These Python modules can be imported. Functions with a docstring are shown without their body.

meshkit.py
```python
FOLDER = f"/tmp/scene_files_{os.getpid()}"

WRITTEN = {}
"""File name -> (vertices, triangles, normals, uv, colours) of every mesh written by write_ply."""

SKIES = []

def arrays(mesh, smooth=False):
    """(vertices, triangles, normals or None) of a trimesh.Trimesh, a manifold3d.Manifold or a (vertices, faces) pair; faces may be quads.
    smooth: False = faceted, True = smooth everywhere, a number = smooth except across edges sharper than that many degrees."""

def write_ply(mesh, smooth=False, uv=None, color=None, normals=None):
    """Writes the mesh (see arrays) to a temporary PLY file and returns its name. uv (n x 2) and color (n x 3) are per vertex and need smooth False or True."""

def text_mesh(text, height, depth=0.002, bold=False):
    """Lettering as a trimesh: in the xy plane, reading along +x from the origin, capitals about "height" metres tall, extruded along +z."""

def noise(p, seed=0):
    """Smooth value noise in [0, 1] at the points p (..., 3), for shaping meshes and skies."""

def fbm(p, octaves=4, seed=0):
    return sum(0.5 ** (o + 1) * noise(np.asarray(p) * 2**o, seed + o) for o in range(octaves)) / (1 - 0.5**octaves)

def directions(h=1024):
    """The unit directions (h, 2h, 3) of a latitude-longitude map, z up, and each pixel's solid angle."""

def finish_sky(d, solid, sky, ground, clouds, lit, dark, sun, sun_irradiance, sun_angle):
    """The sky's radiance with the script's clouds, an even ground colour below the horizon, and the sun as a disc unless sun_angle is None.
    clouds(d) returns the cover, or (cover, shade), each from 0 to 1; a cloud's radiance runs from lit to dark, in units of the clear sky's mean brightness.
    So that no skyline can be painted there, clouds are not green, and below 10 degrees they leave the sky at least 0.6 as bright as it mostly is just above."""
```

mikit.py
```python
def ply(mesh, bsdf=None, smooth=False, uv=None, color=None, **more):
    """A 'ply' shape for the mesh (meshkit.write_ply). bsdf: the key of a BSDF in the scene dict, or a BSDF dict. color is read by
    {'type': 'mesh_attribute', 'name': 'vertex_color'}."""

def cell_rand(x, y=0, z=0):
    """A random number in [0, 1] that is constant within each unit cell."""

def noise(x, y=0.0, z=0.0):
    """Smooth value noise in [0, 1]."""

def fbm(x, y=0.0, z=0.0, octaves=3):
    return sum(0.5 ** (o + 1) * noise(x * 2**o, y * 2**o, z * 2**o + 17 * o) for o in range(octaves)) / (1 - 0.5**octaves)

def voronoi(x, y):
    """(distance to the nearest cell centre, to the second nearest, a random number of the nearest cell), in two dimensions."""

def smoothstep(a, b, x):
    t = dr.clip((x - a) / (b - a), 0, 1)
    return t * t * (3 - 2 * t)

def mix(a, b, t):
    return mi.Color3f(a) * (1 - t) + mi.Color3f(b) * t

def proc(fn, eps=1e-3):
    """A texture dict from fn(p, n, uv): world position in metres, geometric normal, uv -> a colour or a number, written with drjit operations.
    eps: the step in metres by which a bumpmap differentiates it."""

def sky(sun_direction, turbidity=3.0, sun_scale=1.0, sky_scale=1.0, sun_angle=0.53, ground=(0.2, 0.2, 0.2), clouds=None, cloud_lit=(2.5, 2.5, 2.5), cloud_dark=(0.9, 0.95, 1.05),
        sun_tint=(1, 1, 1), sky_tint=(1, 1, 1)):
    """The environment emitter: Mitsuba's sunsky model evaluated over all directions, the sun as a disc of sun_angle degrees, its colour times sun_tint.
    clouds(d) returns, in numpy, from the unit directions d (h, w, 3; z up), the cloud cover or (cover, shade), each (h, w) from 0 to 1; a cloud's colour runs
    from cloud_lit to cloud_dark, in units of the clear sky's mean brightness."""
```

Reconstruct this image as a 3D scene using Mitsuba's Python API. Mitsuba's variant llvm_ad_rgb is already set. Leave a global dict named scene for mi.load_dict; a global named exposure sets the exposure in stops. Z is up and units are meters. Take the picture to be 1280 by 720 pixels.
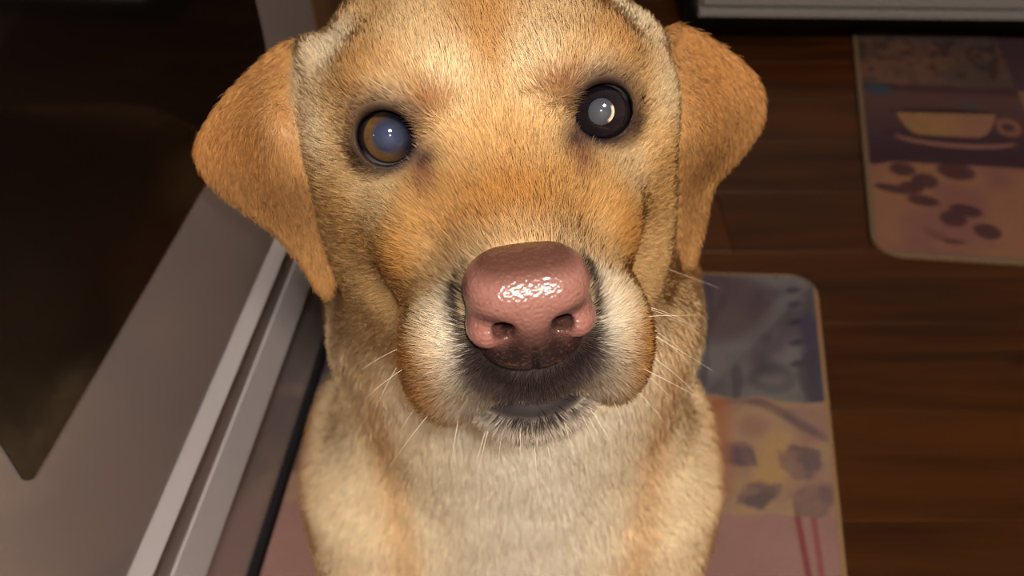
import math, random
import numpy as np, trimesh
import drjit as dr
import mitsuba as mi
import mikit, meshkit
from mikit import proc, noise, fbm, smoothstep, mix
from shapely.geometry import Polygon
T = mi.ScalarTransform4f
random.seed(7)
rng = np.random.default_rng(7)
scene, labels = {}, {}

# ------------------------------------------------------------------ camera, lights, exposure
CAM = np.array([0.0, 0.0, 0.66])
PITCH = math.radians(44.3)
FWD = np.array([0, math.cos(PITCH), -math.sin(PITCH)])
scene['camera'] = {'type': 'thinlens', 'fov': 67.93, 'fov_axis': 'x', 'near_clip': 0.01, 'far_clip': 50.0,
                   'aperture_radius': 0.0011, 'focus_distance': 0.245,
                   'to_world': T().look_at(origin=CAM.tolist(), target=(CAM + FWD).tolist(), up=[0, 0, 1])}
exposure = 0.1
FLASH = 200.0        # radiance of the phone flash
CEIL = (146.0, 124.0, 99.0)
# the phone's flash, beside the lens
scene['phone_flash'] = {'type': 'disk', 'to_world': T().look_at(origin=[0.012, -0.008, 0.690], target=[0.0, 0.27, 0.42], up=[0, 0, 1]).scale(0.0045),
                        'emitter': {'type': 'area', 'radiance': {'type': 'rgb', 'value': [FLASH * 1000 * 0.012 * c for c in (1.0, 0.97, 0.93)]}}}
labels['phone_flash'] = {'label': 'small white camera flash that lights the dog, beside the lens', 'category': 'flash light'}
scene['ceiling_lamp__diffuser'] = {'type': 'disk', 'to_world': T().translate([0.35, -1.15, 2.36]).rotate([1, 0, 0], 180).scale(0.24),
                                   'emitter': {'type': 'area', 'radiance': {'type': 'rgb', 'value': list(CEIL)}}}


def lin(*c):
    c = np.asarray(c if len(c) > 1 else c[0], float) / 255.0
    return np.where(c <= 0.04045, c / 12.92, ((c + 0.055) / 1.055) ** 2.4)


def rgb(*c):
    return {'type': 'rgb', 'value': [float(x) for x in lin(*c)]}


# ------------------------------------------------------------------ materials
def mat(key, **kw):
    scene[key] = {'type': 'twosided', 'bsdf': {'type': 'principled', **kw}}
    return key


VC = {'type': 'mesh_attribute', 'name': 'vertex_color'}
mat('m_enamel', base_color=rgb(152, 144, 147), roughness=0.13, specular=1.0, metallic=0.3)
mat('m_enamel_edge', base_color=rgb(170, 168, 176), roughness=0.3, specular=0.6)  # enamel made paler, so the light the sloping strips catch is in the colour
mat('m_dark_glass', base_color=rgb(14, 11, 10), roughness=0.06, specular=1.0, clearcoat=1.0, clearcoat_gloss=0.97)
mat('m_rubber', base_color=rgb(22, 22, 28), roughness=0.6, specular=0.3)
mat('m_white_paint', base_color=rgb(124, 124, 128), roughness=0.4, specular=0.5)
mat('m_wall', base_color=rgb(150, 135, 115), roughness=0.9, specular=0.2)
mat('m_ceiling', base_color=rgb(225, 220, 210), roughness=0.9, specular=0.2)
mat('m_lamp_metal', base_color=rgb(190, 190, 190), roughness=0.4, metallic=0.6)


def wood_fn(tone, seed, dark=(36, 16, 4), light=(80, 43, 11)):
    d, l = [float(x) for x in lin(dark)], [float(x) for x in lin(light)]

    def fn(p, n, uv):
        wob = fbm(p.x * 2.3 + seed, p.y * 9, seed, 3) * 0.10
        g = fbm(p.x * 3.0 + seed * 3, (p.y + wob) * 55.0, seed, 4)
        s = fbm(p.x * 14.0, (p.y + wob * 0.5) * 340.0, seed + 3, 2)
        blot = fbm(p.x * 4.0 + 5, p.y * 7.0 + seed, seed + 9, 3)
        kx, ky = p.x - 0.575 , p.y - 0.56
        knot = dr.exp(-(kx * kx / 0.0003 + ky * ky / 0.00012))
        t = dr.clip(0.15 + 0.75 * (g - 0.25) + 0.22 * (s - 0.5) + 0.5 * (blot - 0.5) + tone, 0, 1)
        t = t * (1 - 0.85 * knot)
        return mix(d, l, t)
    return fn


for i in range(4):
    mat(f'm_board_{i}', base_color=proc(wood_fn((-0.06, 0.03, 0.1, -0.02)[i], 3.7 * i + 1)), roughness=0.42, specular=0.35)
mat('m_brown_panel', base_color=proc(lambda p, n, uv: mix([float(x) for x in lin(70, 48, 34)], [float(x) for x in lin(104, 78, 56)], fbm(p.x * 40, p.y * 40, p.z * 4, 3))), roughness=0.45, specular=0.4)

# ------------------------------------------------------------------ helpers for hard things


def obj(key, mesh, m, smooth=False, **kw):
    scene[key] = mikit.ply(mesh, m, smooth=smooth, **kw)
    return key


def box(x0, x1, y0, y1, z0, z1, bevel=0.0):
    if bevel <= 0:
        b = trimesh.creation.box((x1 - x0, y1 - y0, z1 - z0))
        b.apply_translation([(x0 + x1) / 2, (y0 + y1) / 2, (z0 + z1) / 2])
        return b
    pts = []
    for i in range(3):
        for sx in (0, 1):
            for sy in (0, 1):
                for sz in (0, 1):
                    q = [(x0, x1)[sx], (y0, y1)[sy], (z0, z1)[sz]]
                    for k in range(3):
                        if k != i:
                            q[k] += bevel * (1 - 2 * (sx, sy, sz)[k])
                    pts.append(q)
    return trimesh.convex.convex_hull(np.array(pts))


def extrude_profile(profile, a0, a1, frame):
    """closed profile [(out, z)] swept along a from a0 to a1; frame(a, out, z) -> world"""
    P = Polygon(profile)
    m = trimesh.creation.extrude_polygon(P, a1 - a0, engine='earcut')
    v = np.array(m.vertices)
    m.vertices = np.array([frame(a0 + w[2], w[0], w[1]) for w in v])
    m.fix_normals()
    return m


# ------------------------------------------------------------------ room
labels['floor'] = {'kind': 'structure', 'label': 'dark brown wood floor of long boards'}
obj('floor', box(-1.6, 2.4, -2.2, 2.6, -0.06, -0.0135), 'm_rubber')
by, bi = -2.2, 0
BW = 0.128
while by < 2.55:
    x = -1.6 + (bi * 0.47) % 1.1 - 1.1
    while x < 2.4:
        xa, xb = max(x, -1.6), min(x + 1.1, 2.4)
        if xb - xa > 0.03:
            key = 'floor__board' + (f'_{bi:03d}' if bi else '')
            obj(key, box(xa + 0.0003, xb - 0.0003, by + 0.0003, by + BW - 0.0003, -0.013, 0.0, 0.0005), f'm_board_{rng.integers(4)}')
            bi += 1
        x += 1.1
    by += BW
for nm, b in dict(wall_left=box(-1.7, -1.6, -2.2, 2.6, -0.06, 2.4), wall_right=box(2.4, 2.5, -2.2, 2.6, -0.06, 2.4), wall_back=box(-1.7, 2.5, 2.6, 2.7, -0.06, 2.4),
                  wall_front=box(-1.7, 2.5, -2.3, -2.2, -0.06, 2.4)).items():
    obj(nm, b, 'm_wall')
    labels[nm] = {'kind': 'structure'}
obj('ceiling', box(-1.7, 2.5, -2.3, 2.7, 2.4, 2.45), 'm_ceiling')
labels['ceiling'] = {'kind': 'structure'}
obj('ceiling_lamp__base', trimesh.creation.cylinder(0.25, 0.035, 48, transform=trimesh.transformations.translation_matrix([0.35, -1.15, 2.3825])), 'm_lamp_metal', smooth=30)
labels['ceiling_lamp'] = {'label': 'round flush ceiling lamp with a glowing white diffuser', 'category': 'ceiling lamp'}

# ------------------------------------------------------------------ oven on the left
OB = np.array([-0.2307, 0.307])
OD = np.array([0.0607, 0.9982])      # along its front
ON = np.array([0.9982, -0.0607])     # out of its front


def of(a, out, z):
    q = OB + OD * a + ON * out
    return [q[0], q[1], z]


A0, A1 = -0.215, 0.4463
labels['oven'] = {'label': 'glossy white oven with a dark glass door window at the left', 'category': 'oven'}
obj('oven__body', extrude_profile([(-0.6, 0.02), (-0.03, 0.02), (-0.03, 0.9), (-0.6, 0.9)], A0, A1, of), 'm_enamel')
obj('oven__base', extrude_profile([(-0.58, 0.0), (-0.012, 0.0), (-0.012, 0.02), (-0.58, 0.02)], A0 + 0.01, A1 - 0.01, of), 'm_rubber')
obj('oven__gap_strip', extrude_profile([(-0.0115, 0.0), (0.0045, 0.0), (0.0045, 0.011), (0.001, 0.0155), (-0.0115, 0.0155)], A0 + 0.01, A1 - 0.01, of), 'm_rubber')  # added black strip in place of the dark gap under the drawer
labels['oven__gap_strip'] = {'label': 'added black strip standing in for the dark gap along the floor'}
labels['oven__base'] = {'label': 'black recessed plinth'}


def arc(cx, cz, r, a0, a1, n=6):
    return [(cx + r * math.cos(math.radians(a0 + (a1 - a0) * i / n)), cz + r * math.sin(math.radians(a0 + (a1 - a0) * i / n))) for i in range(n + 1)]


DB = 0.207
obj('oven__door', extrude_profile([(-0.03, DB)] + arc(-0.004, DB + 0.004, 0.004, -90, 0) + arc(-0.006, 0.80, 0.006, 0, 90) + [(-0.03, 0.806)], A0 + 0.003, A1 - 0.003, of), 'm_enamel', smooth=35)
# window glass
WP = Polygon([(-0.109, 0.331)] + [(0.272 + 0.034 * math.sin(t), 0.365 - 0.034 * math.cos(t)) for t in np.linspace(0, math.pi / 2, 10)] + [(0.312, 0.62), (-0.080, 0.62)]).buffer(-0.006).buffer(0.006, quad_segs=8)


def plate(poly, o0, o1, frame=of):
    m = trimesh.creation.extrude_polygon(poly, o1 - o0, engine='earcut')
    v = np.array(m.vertices)
    m.vertices = np.array([frame(w[0], o0 + w[2], w[1]) for w in v])
    m.fix_normals()
    return m


obj('oven__door__window', plate(WP, -0.002, 0.0012), 'm_dark_glass')
labels['oven__door__window'] = {'label': 'dark glass oven window with rounded corners'}
obj('oven__door__handle', trimesh.util.concatenate([
    extrude_profile(arc(0.045, 0.745, 0.011, 0, 360, 20)[:-1], A0 + 0.06, A1 - 0.06, of),
    extrude_profile([(-0.001, 0.737), (0.045, 0.737), (0.045, 0.753), (-0.001, 0.753)], A0 + 0.08, A0 + 0.10, of),
    extrude_profile([(-0.001, 0.737), (0.045, 0.737), (0.045, 0.753), (-0.001, 0.753)], A1 - 0.10, A1 - 0.08, of)]), 'm_enamel_edge', smooth=40)
# sloping ledge under the door and the drawer with its sloping lip
obj('oven__ledge', extrude_profile([(-0.03, 0.187), (0.005, 0.187), (0.0065, 0.1895), (-0.003, 0.2035), (-0.03, 0.2035)], A0 + 0.002, A1 - 0.002, of), 'm_enamel_edge')
labels['oven__ledge'] = {'label': 'pale sloping ledge below the door'}
obj('oven__drawer', extrude_profile([(-0.03, 0.017), (-0.002, 0.017), (0.0, 0.019), (0.0, 0.1855), (-0.001, 0.1865), (-0.03, 0.1865)], A0 + 0.003, A1 - 0.003, of), 'm_enamel')
obj('oven__drawer__lip', extrude_profile([(-0.002, 0.1135), (0.007, 0.1145), (0.008, 0.1165), (0.0015, 0.1525), (-0.002, 0.1530)], A0 + 0.0035, A1 - 0.0035, of), 'm_enamel_edge')
labels['oven__drawer__lip'] = {'label': 'pale sloping lip along the drawer top'}
# brown cabinet beyond it
labels['side_cabinet'] = {'label': 'brown wooden cabinet side beyond the far end of the oven', 'category': 'cabinet'}
obj('side_cabinet__body', extrude_profile([(-0.6, 0.09), (-0.02, 0.09), (-0.02, 0.9), (-0.6, 0.9)], A1 + 0.004, A1 + 1.0, of), 'm_brown_panel')
obj('side_cabinet__plinth', extrude_profile([(-0.58, 0.0), (-0.08, 0.0), (-0.08, 0.09), (-0.58, 0.09)], A1 + 0.004, A1 + 1.0, of), 'm_rubber')
obj('side_cabinet__door', extrude_profile([(-0.02, 0.1), (-0.004, 0.1), (-0.001, 0.104), (-0.001, 0.868), (-0.004, 0.872), (-0.02, 0.872)], A1 + 0.008, A1 + 0.5, of), 'm_brown_panel')
obj('side_cabinet__door_001', extrude_profile([(-0.02, 0.1), (-0.004, 0.1), (-0.001, 0.104), (-0.001, 0.868), (-0.004, 0.872), (-0.02, 0.872)], A1 + 0.504, A1 + 0.996, of), 'm_brown_panel')

# ------------------------------------------------------------------ white cabinet at the back
labels['base_cabinet'] = {'label': 'white base cabinet above a dark toe kick at the top right', 'category': 'cabinet'}
CB = np.array([0.325, 1.279])
CD = np.array([0.9996, -0.0276])


def cf(a, out, z):
    q = CB + CD * a + np.array([-0.0276, -0.9996]) * out
    return [q[0], q[1], z]


obj('base_cabinet__body', extrude_profile([(-0.6, 0.072), (-0.012, 0.072), (-0.012, 0.9), (-0.6, 0.9)], 0.0, 1.2, cf), 'm_white_paint')
obj('base_cabinet__bottom_rail', extrude_profile([(-0.012, 0.071), (-0.004, 0.0705), (0.0, 0.074), (0.0, 0.0855), (-0.004, 0.088), (-0.012, 0.088)], 0.0, 1.2, cf), 'm_white_paint', smooth=30)
obj('base_cabinet__plinth', extrude_profile([(-0.58, 0.0), (-0.125, 0.0), (-0.125, 0.072), (-0.58, 0.072)], 0.0, 1.2, cf), 'm_rubber')
for k in range(2):
    obj('base_cabinet__door' + ('_001' if k else ''), extrude_profile([(-0.012, 0.0905)] + arc(-0.004, 0.0985, 0.008, -90, 0, 5) + arc(-0.004, 0.86, 0.008, 0, 90, 5) + [(-0.012, 0.868)],
                                                                     0.004 + k * 0.6, 0.596 + k * 0.6, cf), 'm_white_paint', smooth=30)

# ------------------------------------------------------------------ printed mats


class Frame2:
    def __init__(s, A, eu, ev):
        s.A = np.array(A)
        s.M = np.linalg.inv(np.stack([eu, ev], 1))

    def uv(s, p):
        x, y = p.x - float(s.A[0]), p.y - float(s.A[1])
        M = s.M
        return float(M[0, 0]) * x + float(M[0, 1]) * y, float(M[1, 0]) * x + float(M[1, 1]) * y


def ell2(u, v, cu, cv, ru, rv, ang=0.0, soft=0.25):
    c, s = math.cos(math.radians(ang)), math.sin(math.radians(ang))
    a, b = (u - cu) * c + (v - cv) * s, -(u - cu) * s + (v - cv) * c
    r = dr.sqrt(dr.square(a / ru) + dr.square(b / rv))
    return 1 - smoothstep(1 - soft, 1 + soft, r)


def leaf2(u, v, cu, cv, L, W, ang, soft=0.0035):
    c, s = math.cos(math.radians(ang)), math.sin(math.radians(ang))
    a, b = (u - cu) * c + (v - cv) * s, -(u - cu) * s + (v - cv) * c
    t = dr.clip(a / L * 0.5 + 0.5, 0, 1)
    w = W * dr.power(dr.maximum(t * (1 - t) * 4, 1e-6), 0.85) * (1.45 - 0.85 * t)
    inside = smoothstep(-soft, soft, w - dr.abs(b)) * smoothstep(-soft, soft, L - dr.abs(a))
    return inside


def rect2(u, v, u0, u1, v0, v1, s=0.003):
    return smoothstep(u0 - s, u0 + s, u) * (1 - smoothstep(u1 - s, u1 + s, u)) * smoothstep(v0 - s, v0 + s, v) * (1 - smoothstep(v1 - s, v1 + s, v))


F1 = Frame2((0.382, 0.694), (-0.99943, 0.033), (-0.211, -0.978))
F2 = Frame2((0.465, 0.734), (0.9953, -0.097), (0.269, 0.963))
MAT_GAIN = 0.40


def C(*c):
    return mi.Color3f(*[float(x) * MAT_GAIN for x in lin(*c)])


def mat1_fn(p, n, uv):
    u, v = F1.uv(p)
    wu, wv = u + 0.012 * (noise(u * 40, v * 40, 3) - 0.5), v + 0.012 * (noise(u * 40, v * 40, 8) - 0.5)
    cloud = fbm(u * 22, v * 22, 1.0, 4)
    col = mix(C(176, 140, 128), C(190, 160, 128), smoothstep(0.35, 0.7, cloud))
    # far blue-grey panel
    top = 1 - smoothstep(0.197, 0.203, wv)
    panel = mix(C(100, 92, 106), C(134, 130, 134), smoothstep(0.3, 0.62, fbm(u * 14 + 3, v * 14, 4.0, 3)))
    band = 1 - smoothstep(0.010, 0.022, dr.abs((v - 0.05) - (u - 0.055) * 1.4 - 0.02))
    panel = mix(panel, C(138, 136, 138), band * 0.45)
    mauve = ell2(u, v, 0.125, 0.06, 0.06, 0.06, 0, 0.25)
    panel = mix(panel, C(104, 84, 96), mauve * 0.75)
    navy = (1 - smoothstep(0.018, 0.034, u)) * smoothstep(0.035, 0.09, v)
    panel = mix(panel, C(72, 70, 100), navy * 0.85)
    for cv in (0.03, 0.055, 0.085, 0.118, 0.15):
        panel = mix(panel, C(52, 48, 84), ell2(u, v, 0.031, cv, 0.009, 0.005, 20, 0.5) * 0.7)
    ring = dr.abs(dr.sqrt(dr.square((u - 0.06) / 1.2) + dr.square(v - 0.172)) - 0.016)
    panel = mix(panel, C(70, 66, 84), (1 - smoothstep(0.001, 0.010, ring)) * 0.4)
    streak = smoothstep(0.62, 0.72, fbm(u * 60, v * 18, 7.0, 3))
    panel = mix(panel, C(84, 76, 88), streak * 0.6)
    col = mix(col, panel, top)
    # stem and petals of the middle panel
    midm = smoothstep(0.2, 0.206, wv) * (1 - smoothstep(0.318, 0.323, v))
    stem = 1 - smoothstep(0.004, 0.009, dr.abs(v - 0.213 - 0.012 * dr.sin(u * 50)))
    col = mix(col, C(120, 98, 100), stem * midm * 0.8 * smoothstep(0.03, 0.05, u))
    col = mix(col, C(204, 172, 138), ell2(u, v, 0.074, 0.243, 0.036, 0.030, 0, 0.35) * 0.55 * midm)
    col = mix(col, C(158, 112, 116), ell2(u, v, 0.082, 0.238, 0.016, 0.014, 0, 0.6) * 0.55 * midm)
    col = mix(col, C(206, 168, 118), ell2(u, v, 0.064, 0.285, 0.016, 0.040, -14, 0.5) * 0.8 * midm)
    col = mix(col, C(110, 92, 110), ell2(u, v, 0.03, 0.236, 0.03, 0.006, -35, 0.6) * 0.7 * midm)
    for (cu, cv, L, W, an, k) in [(0.094, 0.274, 0.021, 0.0125, 140, 0.9), (0.034, 0.279, 0.024, 0.020, 215, 0.75), (0.075, 0.318, 0.025, 0.013, 205, 0.9), (0.022, 0.322, 0.028, 0.016, 215, 0.7), (0.28, 0.27, 0.03, 0.018, 200, .8),
                                  (0.40, 0.27, 0.03, 0.016, 150, .8), (0.53, 0.25, 0.03, 0.02, 190, .8), (0.50, 0.31, 0.03, 0.02, 120, .8), (0.55, 0.16, 0.02, 0.02, 60, .8), (0.54, 0.08, 0.03, 0.02, 10, .8)]:
        m = leaf2(u + 0.006 * (noise(u * 120, v * 120, 4) - 0.5), v + 0.006 * (noise(u * 120, v * 120, 6) - 0.5), cu, cv, L, W, an)
        tone = mix(C(88, 80, 100), C(140, 112, 116), smoothstep(0.3, 0.7, fbm(u * 70, v * 70, 2.0, 2)))
        col = mix(col, tone, m * k * 0.85)
    orange = smoothstep(0.095, 0.118, u) * (1 - smoothstep(0.14, 0.17, u)) * midm
    col = mix(col, C(196, 124, 84), orange * 0.7)
    # near mauve panel with two red strokes
    low = smoothstep(0.341, 0.345, v + 0.004 * noise(u * 60, 2.0, 3.0))
    lowc = mix(C(170, 130, 126), C(186, 146, 142), fbm(u * 20, v * 20, 5.0, 3))
    lowc = mix(lowc, C(150, 66, 76), rect2(u + 0.12 * (v - 0.38), v, 0.034, 0.040, 0.34, 0.60, 0.0015) * 0.85)
    lowc = mix(lowc, C(160, 84, 90), rect2(u + 0.06 * (v - 0.38), v, 0.0215, 0.027, 0.34, 0.60, 0.0015) * 0.8)
    col = mix(col, lowc, low)
    purple = ell2(u, v, 0.545, 0.21, 0.03, 0.15, 0, 0.5) * smoothstep(0.4, 0.6, fbm(u * 30, v * 30, 3.0, 3))
    col = mix(col, C(80, 50, 70), purple * 0.7)
    edge = (1 - smoothstep(0.004, 0.0075, u)) + (1 - smoothstep(0.0035, 0.006, v))
    col = mix(col, C(176, 140, 108), dr.clip(edge, 0, 1))
    weave = 1.05 + 0.2 * noise(u * 900, v * 900, 1)
    return col * weave


def mat2_fn(p, n, uv):
    u, v = F2.uv(p)
    wu, wv = u + 0.01 * (noise(u * 40, v * 40, 3) - 0.5), v + 0.01 * (noise(u * 40, v * 40, 8) - 0.5)
    col = mix(C(186, 138, 122), C(204, 158, 116), smoothstep(0.3, 0.7, fbm(u * 16, v * 16, 2.0, 3)))
    # berries
    berry = mi.Float(0)
    for (cu, cv, ru, rv, an) in [(0.054, 0.197, 0.019, 0.017, -20), (0.130, 0.199, 0.027, 0.022, -15), (0.083, 0.170, 0.019, 0.019, -30), (0.040, 0.146, 0.030, 0.010, -14), (0.063, 0.152, 0.018, 0.015, 0),
                                 (0.076, 0.122, 0.022, 0.013, -12), (0.131, 0.104, 0.022, 0.014, -12), (0.112, 0.084, 0.018, 0.018, 0), (0.153, 0.060, 0.018, 0.0165, -22),
                                 (0.30, 0.12, 0.024, 0.018, 10), (0.35, 0.09, 0.02, 0.02, 0), (0.40, 0.15, 0.025, 0.02, 0)]:
        berry = dr.maximum(berry, ell2(u, v, cu, cv, ru, rv, an, 0.16))
    bc = mix(C(92, 62, 66), C(118, 80, 80), fbm(u * 60, v * 60, 6.0, 2))
    col = mix(col, bc, berry * 0.92)
    col = mix(col, C(140, 96, 100), ell2(u, v, 0.087, 0.045, 0.02, 0.008, -40, 0.6) * 0.6)
    col = mix(col, C(96, 66, 72), ell2(u, v, 0.107, 0.034, 0.014, 0.006, 0, 0.5) * 0.7)
    # dark cup panel
    up = smoothstep(0.213, 0.219, v + 0.06 * (dr.maximum(u, 0.1) - 0.10) * 0.0 + 0.010 * smoothstep(0.05, 0.01, u))
    pc = mix(C(104, 78, 84), C(130, 100, 92), smoothstep(0.27, 0.42, wv))
    pc = mix(pc, C(82, 56, 70), (1 - smoothstep(0.25, 0.29, v)) * 0.7)
    pc = mix(pc, C(84, 60, 62), smoothstep(0.42, 0.44, v) * 0.6)
    pc = mix(pc, C(80, 112, 124), ell2(u, v, 0.035, 0.435, 0.022, 0.022, 0, 0.5) * 0.8)
    pc = mix(pc, C(96, 116, 122), ell2(u, v, 0.178, 0.39, 0.012, 0.016, 0, 0.6) * 0.6)
    # saucer
    sau = ell2(u, v, 0.137, 0.292, 0.105, 0.026, -2, 0.08)
    pc = mix(pc, C(96, 70, 76), sau * 0.8)
    rim = ell2(u, v, 0.140, 0.287, 0.088, 0.025, -2, 0.08) * (1 - ell2(u, v, 0.142, 0.297, 0.092, 0.022, -2, 0.08))
    pc = mix(pc, C(196, 152, 128), rim * 0.9)
    # cup: wide at the rim, narrower at its foot
    t = (v - 0.298) / (0.364 - 0.298)
    half = 0.046 + 0.032 * dr.sqrt(dr.clip(t, 0, 1))
    cu = 0.132 + 0.003 * t
    cup = smoothstep(-0.002, 0.002, half - dr.abs(u - cu)) * smoothstep(0.292, 0.297, v - 0.10 * dr.square(u - cu) * 4) * (1 - smoothstep(0.362, 0.366, v - 0.05 * (u - 0.13)))
    cc = mix(C(214, 176, 112), C(206, 160, 124), smoothstep(0.10, 0.19, u))
    cc = cc * (0.9 + 0.2 * fbm(u * 50, v * 50, 1.0, 2))
    cup_top_dark = ell2(u, v, 0.133, 0.368, 0.08, 0.010, 3, 0.3)  # dark printed ellipse behind the top of the cup
    pc = mix(pc, C(60, 42, 44), cup_top_dark * 0.8)
    pc = mix(pc, cc, cup)
    hr = dr.sqrt(dr.square(u - 0.226) + dr.square((v - 0.330) * 0.75))
    handle = (1 - smoothstep(0.004, 0.007, dr.abs(hr - 0.015))) * smoothstep(0.207, 0.212, u)
    pc = mix(pc, C(190, 140, 112), handle * 0.9)
    pc = mix(pc, C(190, 150, 110), rect2(u, v, 0.262, 0.285, 0.31, 0.45, 0.003) * 0.9)
    col = mix(col, pc, up)
    # far panel with a worn scroll pattern
    far = smoothstep(0.452, 0.458, wv) * (1 - smoothstep(0.257, 0.262, u))
    fc = mix(C(120, 106, 92), C(156, 122, 96), smoothstep(0.35, 0.65, fbm(u * 18, v * 14, 12.0, 3)))
    scroll = smoothstep(0.52, 0.66, fbm(u * 75, v * 42, 5.0, 3)) * smoothstep(0.47, 0.5, v)
    fc = mix(fc, C(84, 66, 56), scroll * 0.7)
    r2 = dr.abs(dr.sqrt(dr.square(u - 0.222) + dr.square((v - 0.57) * 0.6)) - 0.022)
    fc = mix(fc, C(92, 84, 78), (1 - smoothstep(0.003, 0.007, r2)) * 0.8)
    fc = mix(fc, C(104, 106, 108), smoothstep(0.60, 0.64, wv) * 0.7)
    col = mix(col, fc, far)
    right = smoothstep(0.258, 0.263, u) * smoothstep(0.452, 0.458, v)
    col = mix(col, C(104, 82, 88), right)
    col = col * mi.Color3f(0.76, 0.64, 0.78)
    edge = (1 - smoothstep(0.006, 0.010, u)) + (1 - smoothstep(0.006, 0.011, v))
    col = mix(col, C(150, 124, 100), dr.clip(edge, 0, 1))
    return col * (0.9 + 0.2 * noise(u * 900, v * 900, 1))


mat('m_mat_print', base_color=proc(mat1_fn), roughness=0.75, specular=0.25)
mat('m_mat_print_b', base_color=proc(mat2_fn), roughness=0.75, specular=0.25)


def mat_mesh(poly, h=0.007, b=0.0025):
    """a thin padded slab with a rolled edge"""
    rings = []
    for k in range(5):
        t = k / 4 * math.pi / 2
        rings.append((poly.buffer(-b * (1 - math.cos(t))), h - b + b * math.sin(t)))
    n = 240
    ring_pts = []
    for pl, z in [(poly, 0.0005)] + rings:
        L = pl.exterior
        pts = np.array([L.interpolate(i / n, normalized=True).coords[0] for i in range(n)])
        ring_pts.append(np.c_[pts, np.full(n, z)])
    v = np.vstack(ring_pts + [np.array([[*poly.centroid.coords[0], h]]), np.array([[*poly.centroid.coords[0], 0.0005]])])
    f = []
    K = len(ring_pts)
    for k in range(K - 1):
        for i in range(n):
            a, c = k * n + i, k * n + (i + 1) % n
            f += [[a, c, c + n], [a, c + n, a + n]]
    top, bot = K * n, K * n + 1
    for i in range(n):
        f.append([(K - 1) * n + i, (K - 1) * n + (i + 1) % n, top])
        f.append([i, bot, (i + 1) % n])
    m = trimesh.Trimesh(v, f, process=False)
    m.fix_normals()
    return m


def fpt(F, u, v):
    q = F.A + np.linalg.inv(F.M) @ np.array([u, v])
    return (q[0], q[1])


def rounded(poly, r):
    return poly.buffer(-r, join_style=2).buffer(r, quad_segs=12)


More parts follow.
